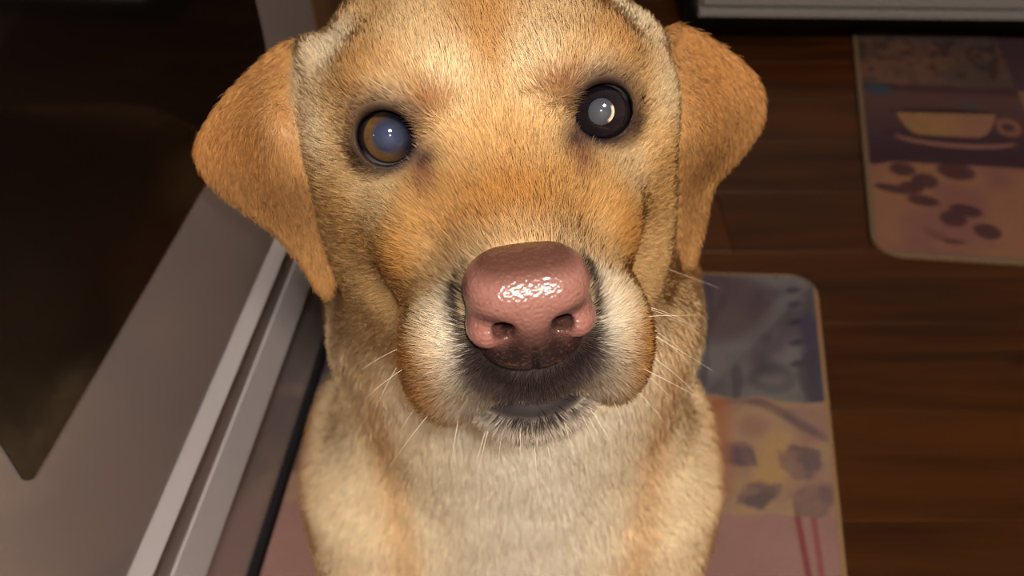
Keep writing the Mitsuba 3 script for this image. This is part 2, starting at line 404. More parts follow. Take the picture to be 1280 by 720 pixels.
l0, l1 = of(0.60, 0.0065, 0)[:2], of(-0.60, 0.0065, 0)[:2]
P1 = Polygon([fpt(F1, 0, 0), fpt(F1, 0, 0.74), fpt(F1, 0.9, 0.74), fpt(F1, 0.9, 0)]).intersection(Polygon([l0, l1, (1, -0.9), (1, 1.5)]))
P1 = rounded(P1, 0.03)
obj('kitchen_mat', mat_mesh(P1), 'm_mat_print')
labels['kitchen_mat'] = {'label': 'printed mauve and blue-grey kitchen mat under the sitting dog', 'category': 'mat', 'group': 'printed kitchen mats'}
P2 = rounded(Polygon([fpt(F2, 0, 0), fpt(F2, 0.46, 0), fpt(F2, 0.46, 0.655), fpt(F2, 0, 0.655)]), 0.035)
obj('kitchen_mat_001', mat_mesh(P2), 'm_mat_print_b')
labels['kitchen_mat_001'] = {'label': 'kitchen mat printed with a cup and dark berries, by the white cabinet', 'category': 'mat', 'group': 'printed kitchen mats'}

# ------------------------------------------------------------------ the dog
# head frame (mm): x to the picture's right, y out of the face, z up; origin between the eyes
HA = np.array([[0.99095, -0.10599, -0.08242], [0.12115, 0.97048, 0.20857], [0.05788, -0.21666, 0.97453]])
HQ = np.array([-0.00562, 0.2433, 0.50526])
FLIP = np.array([1.0, -1.0, 1.0])


def toW(p):
    return (np.asarray(p, float) * 0.001 * FLIP) @ HA.T + HQ


def dW(d):
    return (np.asarray(d, float) * FLIP) @ HA.T


def toL(w):
    return ((np.asarray(w) - HQ) @ HA) * FLIP * 1000


def smin(a, b, k):
    h = np.maximum(k - np.abs(a - b), 0) / k
    return np.minimum(a, b) - h * h * k * 0.25


def smax(a, b, k):
    return -smin(-a, -b, k)


def ell(p, c, r):
    q = p - np.asarray(c, p.dtype)
    r = np.asarray(r, p.dtype)
    k0 = np.sqrt(((q / r) ** 2).sum(-1))
    k1 = np.sqrt(((q / (r * r)) ** 2).sum(-1))
    return k0 * (k0 - 1) / np.maximum(k1, 1e-9)


def cap(p, a, b, ra, rb):
    a, b = np.asarray(a, p.dtype), np.asarray(b, p.dtype)
    ba = b - a
    t = np.clip(((p - a) @ ba) / (ba @ ba), 0, 1)
    return np.sqrt(((p - a - t[..., None] * ba) ** 2).sum(-1)) - (ra + (rb - ra) * t)


def tri(p, a, b, c):
    a, b, c = (np.asarray(v, p.dtype) for v in (a, b, c))
    ba, cb, ac = b - a, c - b, a - c
    pa, pb, pc = p - a, p - b, p - c
    nor = np.cross(ba, ac)

    def s(e, q):
        return np.sign((np.cross(e, nor) * q).sum(-1))

    def seg(e, q):
        t = np.clip((q @ e) / (e @ e), 0, 1)
        return ((e * t[..., None] - q) ** 2).sum(-1)
    out = s(ba, pa) + s(cb, pb) + s(ac, pc) < 2
    d2 = np.where(out, np.minimum(np.minimum(seg(ba, pa), seg(cb, pb)), seg(ac, pc)), (pa @ nor) ** 2 / (nor @ nor))
    return np.sqrt(d2)


EAR_L = dict(R=(-50, -78, 12), A=(-80, -86, 22), a=(-104, -72, 9), C=(-125, -60, -9), c=(-129, -56, -21), D=(-115, -49, -36), E=(-101, -46, -50), F=(-91, -43, -69), G=(-87, -41, -85), g=(-83, -41, -84),
             H=(-80, -42, -56), I=(-76, -33, -20), B=(-63, -41, 23), M=(-97, -39, -12), m=(-88, -40, 2))
EAR_R = dict(R=(50, -78, 8), A=(92, -88, 8), a=(112, -86, -4), C=(130, -79, -19), c=(133, -74, -36), D=(121, -67, -49), E=(102, -57, -60), F=(94, -46, -82), G=(90.5, -42, -94), g=(86.5, -42, -93),
             H=(84, -42, -68), I=(79, -37, -20), B=(69, -46, 16), M=(90, -40, -24), m=(112, -62, -30))


def ear_points(E):
    """dense points over the sheet of an ear: outline smoothed, depth by a thin-plate spline through the landmarks"""
    from scipy.interpolate import RBFInterpolator
    from shapely import contains_xy
    o = np.array([E[k] for k in 'RAaCcDEFGgHIB'], float)[:, [0, 2]]
    for _ in range(3):
        n = np.roll(o, -1, 0)
        o = np.stack([o * 0.75 + n * 0.25, o * 0.25 + n * 0.75], 1).reshape(-1, 2)
    L = np.array(list(E.values()), float)
    f = RBFInterpolator(L[:, [0, 2]], L[:, 1], smoothing=0.5)
    g = np.stack(np.meshgrid(np.arange(o[:, 0].min(), o[:, 0].max(), 0.7), np.arange(o[:, 1].min(), o[:, 1].max(), 0.7)), -1).reshape(-1, 2)
    g = g[contains_xy(Polygon(o), g[:, 0], g[:, 1])]
    y = f(g)
    return np.c_[g[:, 0], y, g[:, 1]]


from scipy.spatial import cKDTree
EAR_TREE = cKDTree(np.vstack([ear_points(EAR_L), ear_points(EAR_R)]))
EYES = [np.array([-40.0, -5.0, 0.0]), np.array([40.0, -5.0, 0.0])]
EYE_R = 12.0


def unit(v):
    v = np.asarray(v, float)
    return v / np.linalg.norm(v)


LID_AX = [unit((-0.08, 0.93, 0.30)), unit((-0.06, 0.93, 0.33))]
GAZE = [unit((0.05, 0.93, 0.33)), unit((-0.15, 0.91, 0.33))]


def chin_sdf(p):
    m = p.copy()
    m[..., 0] = np.abs(m[..., 0])
    return smin(cap(m, (12, 0, -70), (9, 50, -77), 23, 14), ell(p, (0, 62.5, -78), (21, 14.5, 13)), 8)


def head_sdf(p):
    ax = p * np.array([1, 1, 1], p.dtype)
    m = ax.copy()
    m[..., 0] = np.abs(m[..., 0])
    d = ell(p, (0, -74, 6), (62, 84, 52))
    d = smin(d, ell(m, (49, -54, -3), (28, 42, 29)), 18)
    d = smin(d, ell(m, (30, -15, 17), (25, 25, 18)), 16)
    d = smin(d, ell(m, (23, 0, 19), (9, 11, 9)), 9)
    d = smin(d, ell(m, (49, -46, -28), (29, 46, 42)), 20)
    d = smin(d, ell(m, (44, -58, -66), (33, 46, 40)), 26)
    d = smin(d, ell(m, (34, 8, -36), (17, 26, 22)), 20)
    d = smin(d, cap(p, (0, 0, -30), (0, 58, -35.5), 32, 23.5), 20)
    fl2 = cap(p * np.array([-1, 1, 1], p.dtype), (17, 12, -54), (19, 58, -52), 25, 22)
    fl1 = cap(p, (17, 12, -54), (19, 58, -52), 25, 22)
    d = smin(d, smin(fl1, fl2, 5), 9)
    d = smin(d, ell(p, (0, 64, -56), (22, 18, 13.5)), 4)
    d = smin(d, ell(m, (29, 50, -67), (15.5, 22, 20)), 9)
    d = smin(d, chin_sdf(p), 2.5)
    # cheek crease between the flews and the jaw
    # eyelids
    for c, a in zip(EYES, LID_AX):
        q = p - c.astype(p.dtype)
        r = np.sqrt((q * q).sum(-1))
        d = smin(d, r - 14.2, 7)
        al = q @ a.astype(p.dtype)
        up = unit(np.array([0, 0, 1.0]) - a * a[2])
        sd = np.cross(a, up)
        u, w = q @ sd.astype(p.dtype), q @ up.astype(p.dtype)
        op = (np.sqrt((u / 10.9) ** 2 + (w / 9.9) ** 2) - 1) * 10
        hole = np.maximum(op, 2 - al)
        d = smax(d, -hole, 1.6)
        d = np.maximum(d, -(r - EYE_R - 0.25))
    return d


def ears_sdf(p):
    d = EAR_TREE.query(p, distance_upper_bound=40, workers=-1)[0]
    return (np.minimum(d, 40) - 3.0).astype(p.dtype)


NECK_TOP = toW((0, -78, -20))


def dog_sdf(w):
    w = np.asarray(w)
    m = w.copy()
    m[:, 0] = np.abs(m[:, 0])
    d = cap(w, NECK_TOP, (0.002, 0.322, 0.36), 0.068, 0.094)
    d = smin(d, cap(m, toW((0, -30, -80)) * [0, 1, 1] + [0.035, 0, 0], (0.05, 0.315, 0.33), 0.030, 0.05), 0.03)
    d = smin(d, ell(w, (0.003, 0.332, 0.245), (0.104, 0.110, 0.155)), 0.05)
    d = smin(d, ell(w, (-0.004, 0.335, 0.12), (0.140, 0.115, 0.125)), 0.05)
    d = smin(d, cap(w, (0, 0.43, 0.27), (0, 0.62, 0.14), 0.095, 0.115), 0.06)
    d = smin(d, ell(m, (0.078, 0.30, 0.165), (0.040, 0.065, 0.10)), 0.04)
    d = smin(d, ell(m, (0.122, 0.34, 0.125), (0.034, 0.07, 0.09)), 0.03)
    d = smin(d, cap(m, (0.090, 0.285, 0.18), (0.094, 0.255, 0.10), 0.046, 0.038), 0.03)
    d = smin(d, cap(m, (0.098, 0.250, 0.10), (0.094, 0.235, 0.03), 0.038, 0.028), 0.015)
    for k in (-0.02, 0.0, 0.02):
        d = smin(d, cap(m, (0.094 + k * 0.6, 0.225, 0.032), (0.094 + k, 0.195, 0.022), 0.017, 0.0135), 0.006)
    d = smin(d, ell(m, (0.115, 0.54, 0.135), (0.062, 0.13, 0.105)), 0.04)
    d = smin(d, cap(m, (0.135, 0.56, 0.034), (0.135, 0.38, 0.030), 0.024, 0.022), 0.02)
    d = smin(d, cap(w, (0.0, 0.70, 0.06), (0.06, 0.83, 0.036), 0.034, 0.022), 0.03)
    d = smin(d, cap(w, (0.06, 0.83, 0.036), (0.16, 0.90, 0.026), 0.022, 0.012), 0.01)
    d = np.maximum(d, 0.0075 - w[:, 2])
    l = toL(w).astype(w.dtype)
    near = np.abs(l - np.array([0, -40, -20])).max(1) < 190
    if near.any():
        h = head_sdf(l[near]) * 0.001
        d[near] = smin(d[near], h, 0.022)
        e = ears_sdf(l[near]) * 0.001
        base = np.exp(-(((np.abs(l[near, 0]) - 72) / 16) ** 2 + ((l[near, 2] - 26) / 18) ** 2))
        d[near] = smin(d[near], e, 0.003 + 0.014 * base.astype(w.dtype))
    return d


def chunked(f, p, n=60000):
    return np.concatenate([f(p[i:i + n]) for i in range(0, len(p), n)])


def surface_net(f, axes, B=4, slack=1.6):
    """dual mesh of f = 0 on the tensor grid of the axes, evaluated only in blocks near the surface"""
    axes = [np.asarray(a, np.float32) for a in axes]
    pad = [(-(len(a) - 1)) % B for a in axes]
    axes = [np.concatenate([a, a[-1] + (a[-1] - a[-2]) * np.arange(1, q + 1, dtype=np.float32)]) for a, q in zip(axes, pad)]
    nb = [(len(a) - 1) // B for a in axes]
    cen = [(a[:-1:B] + a[B::B]) / 2 for a in axes]
    hal = [(a[B::B] - a[:-1:B]) / 2 for a in axes]
    G = np.stack(np.meshgrid(*cen, indexing='ij'), -1).reshape(-1, 3)
    Hd = np.sqrt(sum(h ** 2 for h in np.meshgrid(*hal, indexing='ij'))).reshape(-1)
    dc = chunked(f, G)
    D = np.repeat(np.repeat(np.repeat(np.where(dc < 0, -1, 1).astype(np.float32).reshape(nb), B, 0), B, 1), B, 2)
    D = np.pad(D, ((0, 1), (0, 1), (0, 1)), mode='edge')
    act = np.argwhere((np.abs(dc) < Hd * slack).reshape(nb))
    o = np.stack(np.meshgrid(*[np.arange(B + 1)] * 3, indexing='ij'), -1).reshape(-1, 3)
    idx = np.zeros(D.shape, bool)
    ii = (act[:, None, :] * B + o[None]).reshape(-1, 3)
    idx[ii[:, 0], ii[:, 1], ii[:, 2]] = True
    ii = np.argwhere(idx)
    P = np.stack([axes[k][ii[:, k]] for k in range(3)], 1)
    D[ii[:, 0], ii[:, 1], ii[:, 2]] = chunked(f, P)
    S = D < 0
    n = [s - 1 for s in D.shape]
    cnt = np.zeros(n, np.int8)
    for a, b, c in np.ndindex(2, 2, 2):
        cnt += S[a:a + n[0], b:b + n[1], c:c + n[2]]
    cells = np.argwhere((cnt > 0) & (cnt < 8))
    vid = -np.ones(n, np.int64)
    vid[cells[:, 0], cells[:, 1], cells[:, 2]] = np.arange(len(cells))
    acc, num = np.zeros((len(cells), 3)), np.zeros(len(cells))
    cor = list(np.ndindex(2, 2, 2))
    for A in cor:
        for k in range(3):
            if A[k] == 0:
                Bc = tuple(A[j] + (j == k) for j in range(3))
                ia, ib = cells + np.array(A), cells + np.array(Bc)
                da, db = D[tuple(ia.T)], D[tuple(ib.T)]
                x = (da < 0) != (db < 0)
                t = np.where(x, da / np.where(x, da - db, 1), 0)
                pa = np.stack([axes[j][ia[:, j]] for j in range(3)], 1)
                pb = np.stack([axes[j][ib[:, j]] for j in range(3)], 1)
                acc += np.where(x[:, None], pa + (pb - pa) * t[:, None], 0)
                num += x
    V = acc / num[:, None]
    F = []
    for k in range(3):
        i, j = [(1, 2), (2, 0), (0, 1)][k]
        sl0 = [slice(None)] * 3
        sl1 = [slice(None)] * 3
        sl0[k], sl1[k] = slice(0, -1), slice(1, None)
        s0, s1 = S[tuple(sl0)], S[tuple(sl1)]
        e = np.argwhere(s0 != s1)
        e = e[(e[:, i] > 0) & (e[:, j] > 0) & (e[:, i] < n[i]) & (e[:, j] < n[j])]
        flip = ~s0[tuple(e.T)]
        q = []
        for di, dj in ((-1, -1), (0, -1), (0, 0), (-1, 0)):
            c = e.copy()
            c[:, i] += di
            c[:, j] += dj
            q.append(vid[tuple(c.T)])
        q = np.stack(q, 1)
        q[flip] = q[flip][:, ::-1]
        F.append(q)
    F = np.vstack(F)
    F = F[(F >= 0).all(1)]
    return V, np.vstack([F[:, [0, 1, 2]], F[:, [0, 2, 3]]])


def grad(f, p, e):
    k = np.array([[1, -1, -1], [-1, -1, 1], [-1, 1, -1], [1, 1, 1.0]])
    g = sum(q[None] * chunked(f, p + q * e)[:, None] for q in k)
    return g / (4 * e)


def polish(f, V, e, it=2, step=1.0):
    for _ in range(it):
        g = grad(f, V, e)
        L = np.linalg.norm(g, axis=1, keepdims=True)
        V = V - np.clip(chunked(f, V)[:, None] * g / np.maximum(L * L, 0.05), -step, step)
    g = grad(f, V, e)
    return V, g / np.maximum(np.linalg.norm(g, axis=1, keepdims=True), 1e-9)


def axis(lo, hi, f0, f1, fine, coarse):
    """fine steps inside f0..f1, growing to coarse outside"""
    mid = np.arange(f0, f1 + fine, fine)
    r, s = [mid[-1]], fine
    while r[-1] < hi:
        s = min(s * 1.12, coarse)
        r.append(r[-1] + s)
    q, s = [mid[0]], fine
    while q[-1] > lo:
        s = min(s * 1.12, coarse)
        q.append(q[-1] - s)
    return np.concatenate([q[:0:-1], mid, r[1:]])


V, Fc = surface_net(dog_sdf, [axis(-0.20, 0.20, -0.142, 0.142, 0.0016, 0.006), axis(0.13, 0.95, 0.148, 0.345, 0.0016, 0.007), axis(-0.004, 0.60, 0.375, 0.575, 0.0016, 0.006)])
V, N = polish(dog_sdf, V, 0.0004, 2, 0.002)

# coat colours as the dog carries them, in the head's frame
SR = lambda *c: lin(*c)


COAT_SPOTS = [((0, 2, 30), 9, (200, 150, 90)), ((0, -12, 41), 13, (198, 146, 84)), ((15, 6, 27), 9, (238, 210, 164)), ((24, -10, 39), 14, (230, 196, 146)), ((46, -1, 26), 12, (204, 156, 98)),
              ((57, -36, 27), 10, (240, 220, 186)), ((70, -17, -1), 10, (228, 202, 158)), ((36, 8, 16), 8, (230, 198, 150)), ((47, 10, -19), 11, (220, 190, 142)), ((66, -10, -43), 15, (206, 164, 106)),
              ((0, 47, -9), 13, (210, 150, 80)), ((0, 62, -15), 9, (230, 188, 132)), ((0, 18, 1), 12, (218, 172, 112)), ((30, 68, -35), 8, (230, 202, 158)), ((62, -3, -32), 12, (202, 156, 98)),
              ((44, 29, -34), 12, (192, 138, 74)), ((39, 70, -58), 12, (198, 138, 66)), ((63, -20, -76), 17, (212, 172, 116)), ((30, 25, -15), 11, (208, 160, 98)), ((20, 36, -12), 9, (214, 162, 98)), ((44, 45, -62), 14, (196, 138, 70))]


def coat(w, n):
    l = toL(w)
    ax = np.abs(l[:, 0])
    m = np.c_[ax, l[:, 1:]]
    z = w[:, 2]
    col = np.tile(SR(216, 176, 120), (len(w), 1))

    def put(c, g, k):
        nonlocal col
        g = np.clip(g * k, 0, 1)[:, None]
        col = col * (1 - g) + SR(*c) * g

    def blob(p, c, r):
        return np.exp(-((((p - np.array(c)) / np.array(r)) ** 2).sum(1)))

    # body: cream chest and throat, tan flanks and back
    below = 1 / (1 + np.exp((l[:, 2] + 95 - 0.5 * np.minimum(l[:, 1], 0)) / 8))
    body = np.clip(1 / (1 + np.exp(-(w[:, 1] - 0.40) / 0.02)), 0, 1)
    front = (w[:, 2] < 0.47)
    neck = np.clip(below + (l[:, 1] < -85) * (l[:, 2] < -30), 0, 1)
    put((240, 220, 182), neck, 1.0)
    put((252, 246, 230), neck * np.exp(-((w[:, 0] - 0.01) / 0.066) ** 2) * np.clip((0.40 - z) / 0.05, 0, 1), 0.85)
    fold = np.exp(-((np.abs(w[:, 0] - 0.005) - 0.078 + 0.05 * np.clip(0.33 - z, 0, 1)) / 0.012) ** 2) * (z < 0.42)
    put((214, 172, 112), fold * neck, 0.6)
    put((196, 146, 84), neck * body, 0.9)
    put((206, 150, 80), blob(np.abs(w), (0.152, 0.32, 0.14), (0.024, 0.08, 0.11)), 1.0)
    # head: coat patches (x measured from the middle line)
    hd = 1 - neck
    acc, tot = np.zeros_like(col), np.zeros((len(w), 1))
    for c, rad, k in COAT_SPOTS:
        g = (blob(m, c, (rad, rad * 1.15, rad)) * hd)[:, None]
        acc, tot = acc + g * SR(*k), tot + g
    t = np.clip(tot * 1.6, 0, 1)
    col = col * (1 - t) + acc / np.maximum(tot, 1e-6) * t
    put((158, 100, 46), blob(m, (24, 11, 17), (7.5, 12, 6.5)) * hd, 1.0)
    put((238, 210, 168), blob(m, (39, 8, 14), (12, 10, 3.5)) * hd, 0.75)
    # pale ring round the nose and the white chin
    dn = np.sqrt((l[:, 0] / 1.0) ** 2 + ((l[:, 2] + 30) / 1.12) ** 2)
    ring = np.exp(-((dn - 25) / 7.0) ** 2) * (1 / (1 + np.exp(-(l[:, 1] - 62) / 4)))
    put((236, 222, 196), ring, 0.95)
    put((236, 222, 196), blob(m, (24, 72, -58), (9, 14, 18)), 0.8)
    # dark muzzle front under the nose
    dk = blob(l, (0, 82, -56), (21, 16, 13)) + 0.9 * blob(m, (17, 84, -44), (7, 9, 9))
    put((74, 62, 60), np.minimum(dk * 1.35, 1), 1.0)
    put((236, 226, 208), blob(l, (0, 72, -85), (26, 14, 7)), 1.0)
    sg = lambda x: 1 / (1 + np.exp(-np.clip(x, -30, 30)))
    put((232, 222, 206), sg((-62.5 - l[:, 2]) / 0.8) * sg((l[:, 1] - 66) / 2) * sg((26 - ax) / 2), 0.75)
    chin = (chin_sdf(l) < 1.2)
    put((34, 26, 28), chin * sg((l[:, 2] + 77.0 - (l[:, 0] / 9) ** 2 * 0.6) / 0.7) * sg((l[:, 1] - 50) / 2) * sg((24 - ax) / 2), 1.0)
    put((40, 30, 28), np.exp(-((dn - 20.5) / 2.6) ** 2) * (l[:, 1] > 64), 1.0)
    # eye rims and tear marks
    for s, c, a in zip((-1, 1), EYES, LID_AX):
        q = l - c
        al = q @ a
        r = np.linalg.norm(q - al[:, None] * a, axis=1)
        g = 1 / (1 + np.exp((r - 12.7) / 0.7)) * (al > -6)
        put((104, 74, 58), 1 / (1 + np.exp((r - 16.2) / 1.5)) * (al > -6), 0.75)
        put((34, 25, 28), g, 1.0)
        put((58, 40, 38), blob(l, c + np.array([-s * 12.5, 16, -5.0]), (6.5, 11, 5.5)), 1.0)
        put((70, 50, 46), blob(l, c + np.array([s * 12.0, 6, -4]), (5, 14, 6)), 0.7)
        put((90, 62, 48), blob(l, c + np.array([-s * 4.0, 8, 13]), (12, 14, 3)), 0.6)
        put((140, 88, 72), blob(l, c + np.array([-s * 12.5, 20, -11.5]), (4, 12, 5)), 0.8)
    # ears
    e = np.minimum(1, np.exp(-np.maximum(ears_sdf(l.astype(np.float32)) + 0.3, 0) / 1.2))
    e = e * (1 - 0.8 * np.exp(-(((ax - 70) / 9) ** 2 + ((l[:, 2] - 28) / 10) ** 2)))
    put((180, 124, 70), e, 0.95)
    put((190, 126, 64), e * np.exp(-((l[:, 2] + 8) / 18) ** 2) * (ax > 95), 0.5)
    put((158, 118, 72), e * (1 / (1 + np.exp((l[:, 2] + 42) / 6))), 0.6)
    put((244, 228, 196), blob(m, (68, -54, 12), (11, 26, 24)) * (1 - np.clip(e * 1.3, 0, 1)), 0.95)
    f = meshkit.fbm(l / 14.0, 3, 5)[:, None]
    return np.clip(col * (0.86 + 0.28 * f) * np.array([0.95, 0.97, 1.02]) * (1.04 - 0.22 * hd[:, None]), 0, 1)


COAT_GAIN = 1.0
scene['m_skin'] = {'type': 'twosided', 'bsdf': {'type': 'principled', 'base_color': VC, 'roughness': 0.6, 'specular': 0.25}}
scene['m_fur'] = {'type': 'twosided', 'bsdf': {'type': 'principled', 'base_color': VC, 'roughness': 0.45, 'specular': 0.35, 'sheen': 0.2}}
scene['m_whisker'] = {'type': 'twosided', 'bsdf': {'type': 'principled', 'base_color': rgb(232, 222, 205), 'roughness': 0.35, 'specular': 0.5}}
scene['m_nose'] = {'type': 'twosided', 'bsdf': {'type': 'principled', 'base_color': VC, 'roughness': 0.27, 'specular': 0.6}}
scene['m_eye'] = {'type': 'twosided', 'bsdf': {'type': 'principled', 'base_color': VC, 'roughness': 0.06, 'specular': 0.6}}


def vply(v, f, n, c, bsdf):
    path = meshkit.write_ply((v, f), False, None, c, normals=n)
    return {'type': 'ply', 'filename': path, 'face_normals': n is None, 'bsdf': {'type': 'ref', 'id': bsdf}}


labels['dog'] = {'label': 'yellow labrador dog sitting on the mat and looking up with a pink nose', 'category': 'dog'}
CB_ = coat(V, N) * COAT_GAIN
scene['dog__body'] = vply(V, Fc, N, CB_ * 0.95, 'm_skin')


def nose_sdf(p):
    m = p.copy()
    m[:, 0] = np.abs(m[:, 0])
    d = smin(ell(p, (0, 77, -21), (17.5, 15, 11.5)), ell(m, (8.5, 77.5, -20.5), (10.3, 13.2, 9.8)), 4)
    d = smin(d, ell(p, (0, 80, -31), (9.0, 12, 13)), 5)
    d = smin(d, ell(p, (0, 77, -40.5), (16.5, 11, 10)), 3)
    d = smax(d, -cap(m, (8.6, 95, -26.4), (16.0, 92, -25.2), 1.5, 0.8), 2.2)
    d = smin(d, ell(m, (13.2, 81.6, -30.6), (6.6, 9.2, 6.0)), 4.5)
    d = smax(d, -cap(m, (7.9, 97, -28.6), (9.6, 80, -27.5), 3.4, 2.8), 1.5)
    d = smax(d, -cap(m, (9.5, 95, -32.0), (12.5, 91, -37.2), 1.8, 1.5), 1.2)
    d = smax(d, -cap(p, (0, 93.5, -33), (0, 84, -49), 0.8, 0.9), 1.2)
    q = p / 0.85
    h = meshkit.noise(q, 3) - 0.5
    return d - 0.26 * h


# fur
def fur():
    tv = V[Fc]
    area = np.linalg.norm(np.cross(tv[:, 1] - tv[:, 0], tv[:, 2] - tv[:, 0]), axis=1) / 2
    cen = tv.mean(1)
    l = toL(cen)
    ears = ears_sdf(l.astype(np.float32))
    head = (l[:, 1] > -105) & (l[:, 2] > -100 + 0.5 * np.maximum(-40 - l[:, 1], 0))
    dens = np.where(head, 2.8e6, 1.3e6)
    muz = (l[:, 1] > 30) & head
    dens = np.where(muz, 3.4e6, dens)
    dens = np.where((cen[:, 1] > 0.42), 0.25e6, dens)
    dens = np.where((cen[:, 2] < 0.12), 0.2e6, dens)
    dens = np.where(cen[:, 2] < 0.036, 0, dens)
    # bare: eyeball side, eye rims, lips, under the nose
    for c, a in zip(EYES, LID_AX):
        q = l - c
        al = q @ a
        r = np.linalg.norm(q - al[:, None] * a, axis=1)
        dens = np.where((r < 12.2) & (al > -6), 0, dens)
    dens = np.where(nose_sdf(l) < -0.4, 0, dens)
    lip = (np.abs(l[:, 0]) < 22) & (l[:, 2] > -74) & (l[:, 1] > 50) & (chin_sdf(l) < 1.2)
    dens = np.where(lip, 0.05e6, dens)
    cnt = rng.poisson(area * dens)
    fi = np.repeat(np.arange(len(Fc)), cnt)
    M = len(fi)
    b = rng.random((M, 2))
    sq = np.sqrt(b[:, :1])
    bar = np.concatenate([1 - sq, sq * (1 - b[:, 1:]), sq * b[:, 1:]], 1)
    P = (V[Fc[fi]] * bar[..., None]).sum(1)
    n = (N[Fc[fi]] * bar[..., None]).sum(1)
    n /= np.linalg.norm(n, axis=1, keepdims=True)
    col = (CB_[Fc[fi]] * bar[..., None]).sum(1)
    l = toL(P)
    ed = ears_sdf(l.astype(np.float32))
    isear = ed < 1.2
    # direction of growth
    nt = toW((0, 96, -30))
    d_head = P - nt
    d_head /= np.linalg.norm(d_head, axis=1, keepdims=True)
    d_head = d_head + dW([0, -0.25, 0]) + dW([0, 0, 0.35]) * (np.exp(-((l[:, 2] - 40) / 30) ** 2) * (l[:, 1] > -60))[:, None]
    d_body = np.c_[P[:, 0] * 1.5, P[:, 1] * 0 + 0.15, -np.ones(M)]
    d_ear = dW(np.c_[np.sign(l[:, 0]) * 0.15, np.zeros(M), -np.ones(M)])
    tb = 1 / (1 + np.exp((l[:, 2] + 92 - 0.5 * np.minimum(l[:, 1], 0)) / 7))
    tb = np.maximum(tb, 1 / (1 + np.exp((l[:, 1] + 112) / 6)))
    D = d_head * (1 - tb[:, None]) + d_body * tb[:, None]
    D = np.where(isear[:, None], d_ear, D)
    # swirl
    sw = np.stack([meshkit.fbm(P * 28 + k * 11, 2, k) - 0.5 for k in range(3)], 1)
    clump = np.stack([meshkit.noise(P * 260 + k * 31, 20 + k) - 0.5 for k in range(3)], 1)
    D = D + sw * 0.8 + clump * 0.32 + rng.normal(0, 0.13, (M, 3))
    t = D - (D * n).sum(1, keepdims=True) * n
    t /= np.maximum(np.linalg.norm(t, axis=1, keepdims=True), 1e-6)
    L = 0.0058 + 0.0080 * tb
    g = 1 / (1 + np.exp(-(l[:, 1] - 45) / 10))
    L = L * (1 - g) + 0.0048 * g
    chinm = np.exp(-(((l[:, 2] + 86) / 8) ** 2)) * (l[:, 1] > 50)
    L = L + 0.002 * chinm
    reye = np.minimum(*[np.linalg.norm(l - c - a * 8, axis=1) for c, a in zip(EYES, LID_AX)])
    L = L * (0.35 + 0.65 * np.clip((reye - 10) / 14, 0, 1))
    L = np.where(isear, 0.0052, L)
    L = L * rng.uniform(0.65, 1.2, M)
    lift = np.where(isear, 0.14, 0.26 + 0.05 * tb) * rng.uniform(0.6, 1.5, M)
    lift = np.where(g > 0.5, lift * 1.4, lift)
    p0 = P - n * 0.0004
    p1 = p0 + (t * 0.5 + n * lift[:, None] * 0.75) * L[:, None]
    p2 = p0 + (t * 1.0 + n * lift[:, None] * 0.95) * L[:, None]
    side = np.cross(t, n)
    ph = rng.uniform(-0.9, 0.9, M)[:, None]
    side = side * np.cos(ph) + n * np.sin(ph)
    w = np.where(tb > 0.5, 0.00027, 0.00017) * rng.uniform(0.8, 1.25, M)
    w = np.where(g > 0.5, 0.00015, w)[:, None]
    vv = np.stack([p0 - side * w, p0 + side * w, p1 - side * w * 0.85, p1 + side * w * 0.85, p2], 1).reshape(-1, 3)
    k = np.arange(M)[:, None] * 5
    ff = np.concatenate([k + [0, 1, 3], k + [0, 3, 2], k + [2, 3, 4]], 1).reshape(-1, 3)
    nn = n + t * 0.25 + side * rng.normal(0, 0.35, M)[:, None]
    nn /= np.linalg.norm(nn, axis=1, keepdims=True)
    nn = np.repeat(nn, 5, 0)
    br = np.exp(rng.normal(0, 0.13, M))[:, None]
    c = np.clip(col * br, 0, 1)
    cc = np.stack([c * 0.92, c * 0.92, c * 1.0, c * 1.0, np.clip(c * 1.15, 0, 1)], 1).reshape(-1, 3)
    return vv, ff, nn, cc, M


fv, ff, fn_, fc, NH = fur()
print('hairs', NH, 'body tris', len(Fc))
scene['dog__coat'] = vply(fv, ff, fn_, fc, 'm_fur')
labels['dog__coat'] = {'kind': 'stuff', 'label': 'short golden and cream fur'}


# eyes
def eye_patch(c, ax, r0, th0, th1, nt, fn, bulge=1.0):
    up = unit(np.array([0, 0, 1.0]) - ax * ax[2])
    sd = np.cross(ax, up)
    th = np.linspace(th0, th1, nt)
    ph = np.linspace(0, 2 * np.pi, 65)[:-1]
    TH, PH = np.meshgrid(th, ph, indexing='ij')
    r = r0 + bulge * np.exp(-(TH / 0.62) ** 4)
    d = np.cos(TH)[..., None] * ax + np.sin(TH)[..., None] * (np.cos(PH)[..., None] * sd + np.sin(PH)[..., None] * up)
    v = (c + d * r[..., None]).reshape(-1, 3)
    n = 64
    i, j = np.meshgrid(np.arange(nt - 1), np.arange(n), indexing='ij')
    a, b, cc, dd = i * n + j, i * n + (j + 1) % n, (i + 1) * n + (j + 1) % n, (i + 1) * n + j
    f = np.stack([a, b, cc, a, cc, dd], -1).reshape(-1, 3)
    col = fn(TH.ravel(), PH.ravel())
    w = toW(v)
    m = trimesh.Trimesh(w, f, process=False)
    nn = np.array(m.vertex_normals)
    ctr = toW(c)
    s = np.sign(((w - ctr) * nn).sum(1).mean())
    if s < 0:
        f, nn = f[:, ::-1], -nn
    if th0 < 1e-3:
        nn[:n] = dW(ax)
    return w, f, nn, col


def blend(a, b, t):
    t = np.clip(t, 0, 1)[:, None]
    return SR(*a) * (1 - t) + SR(*b) * t


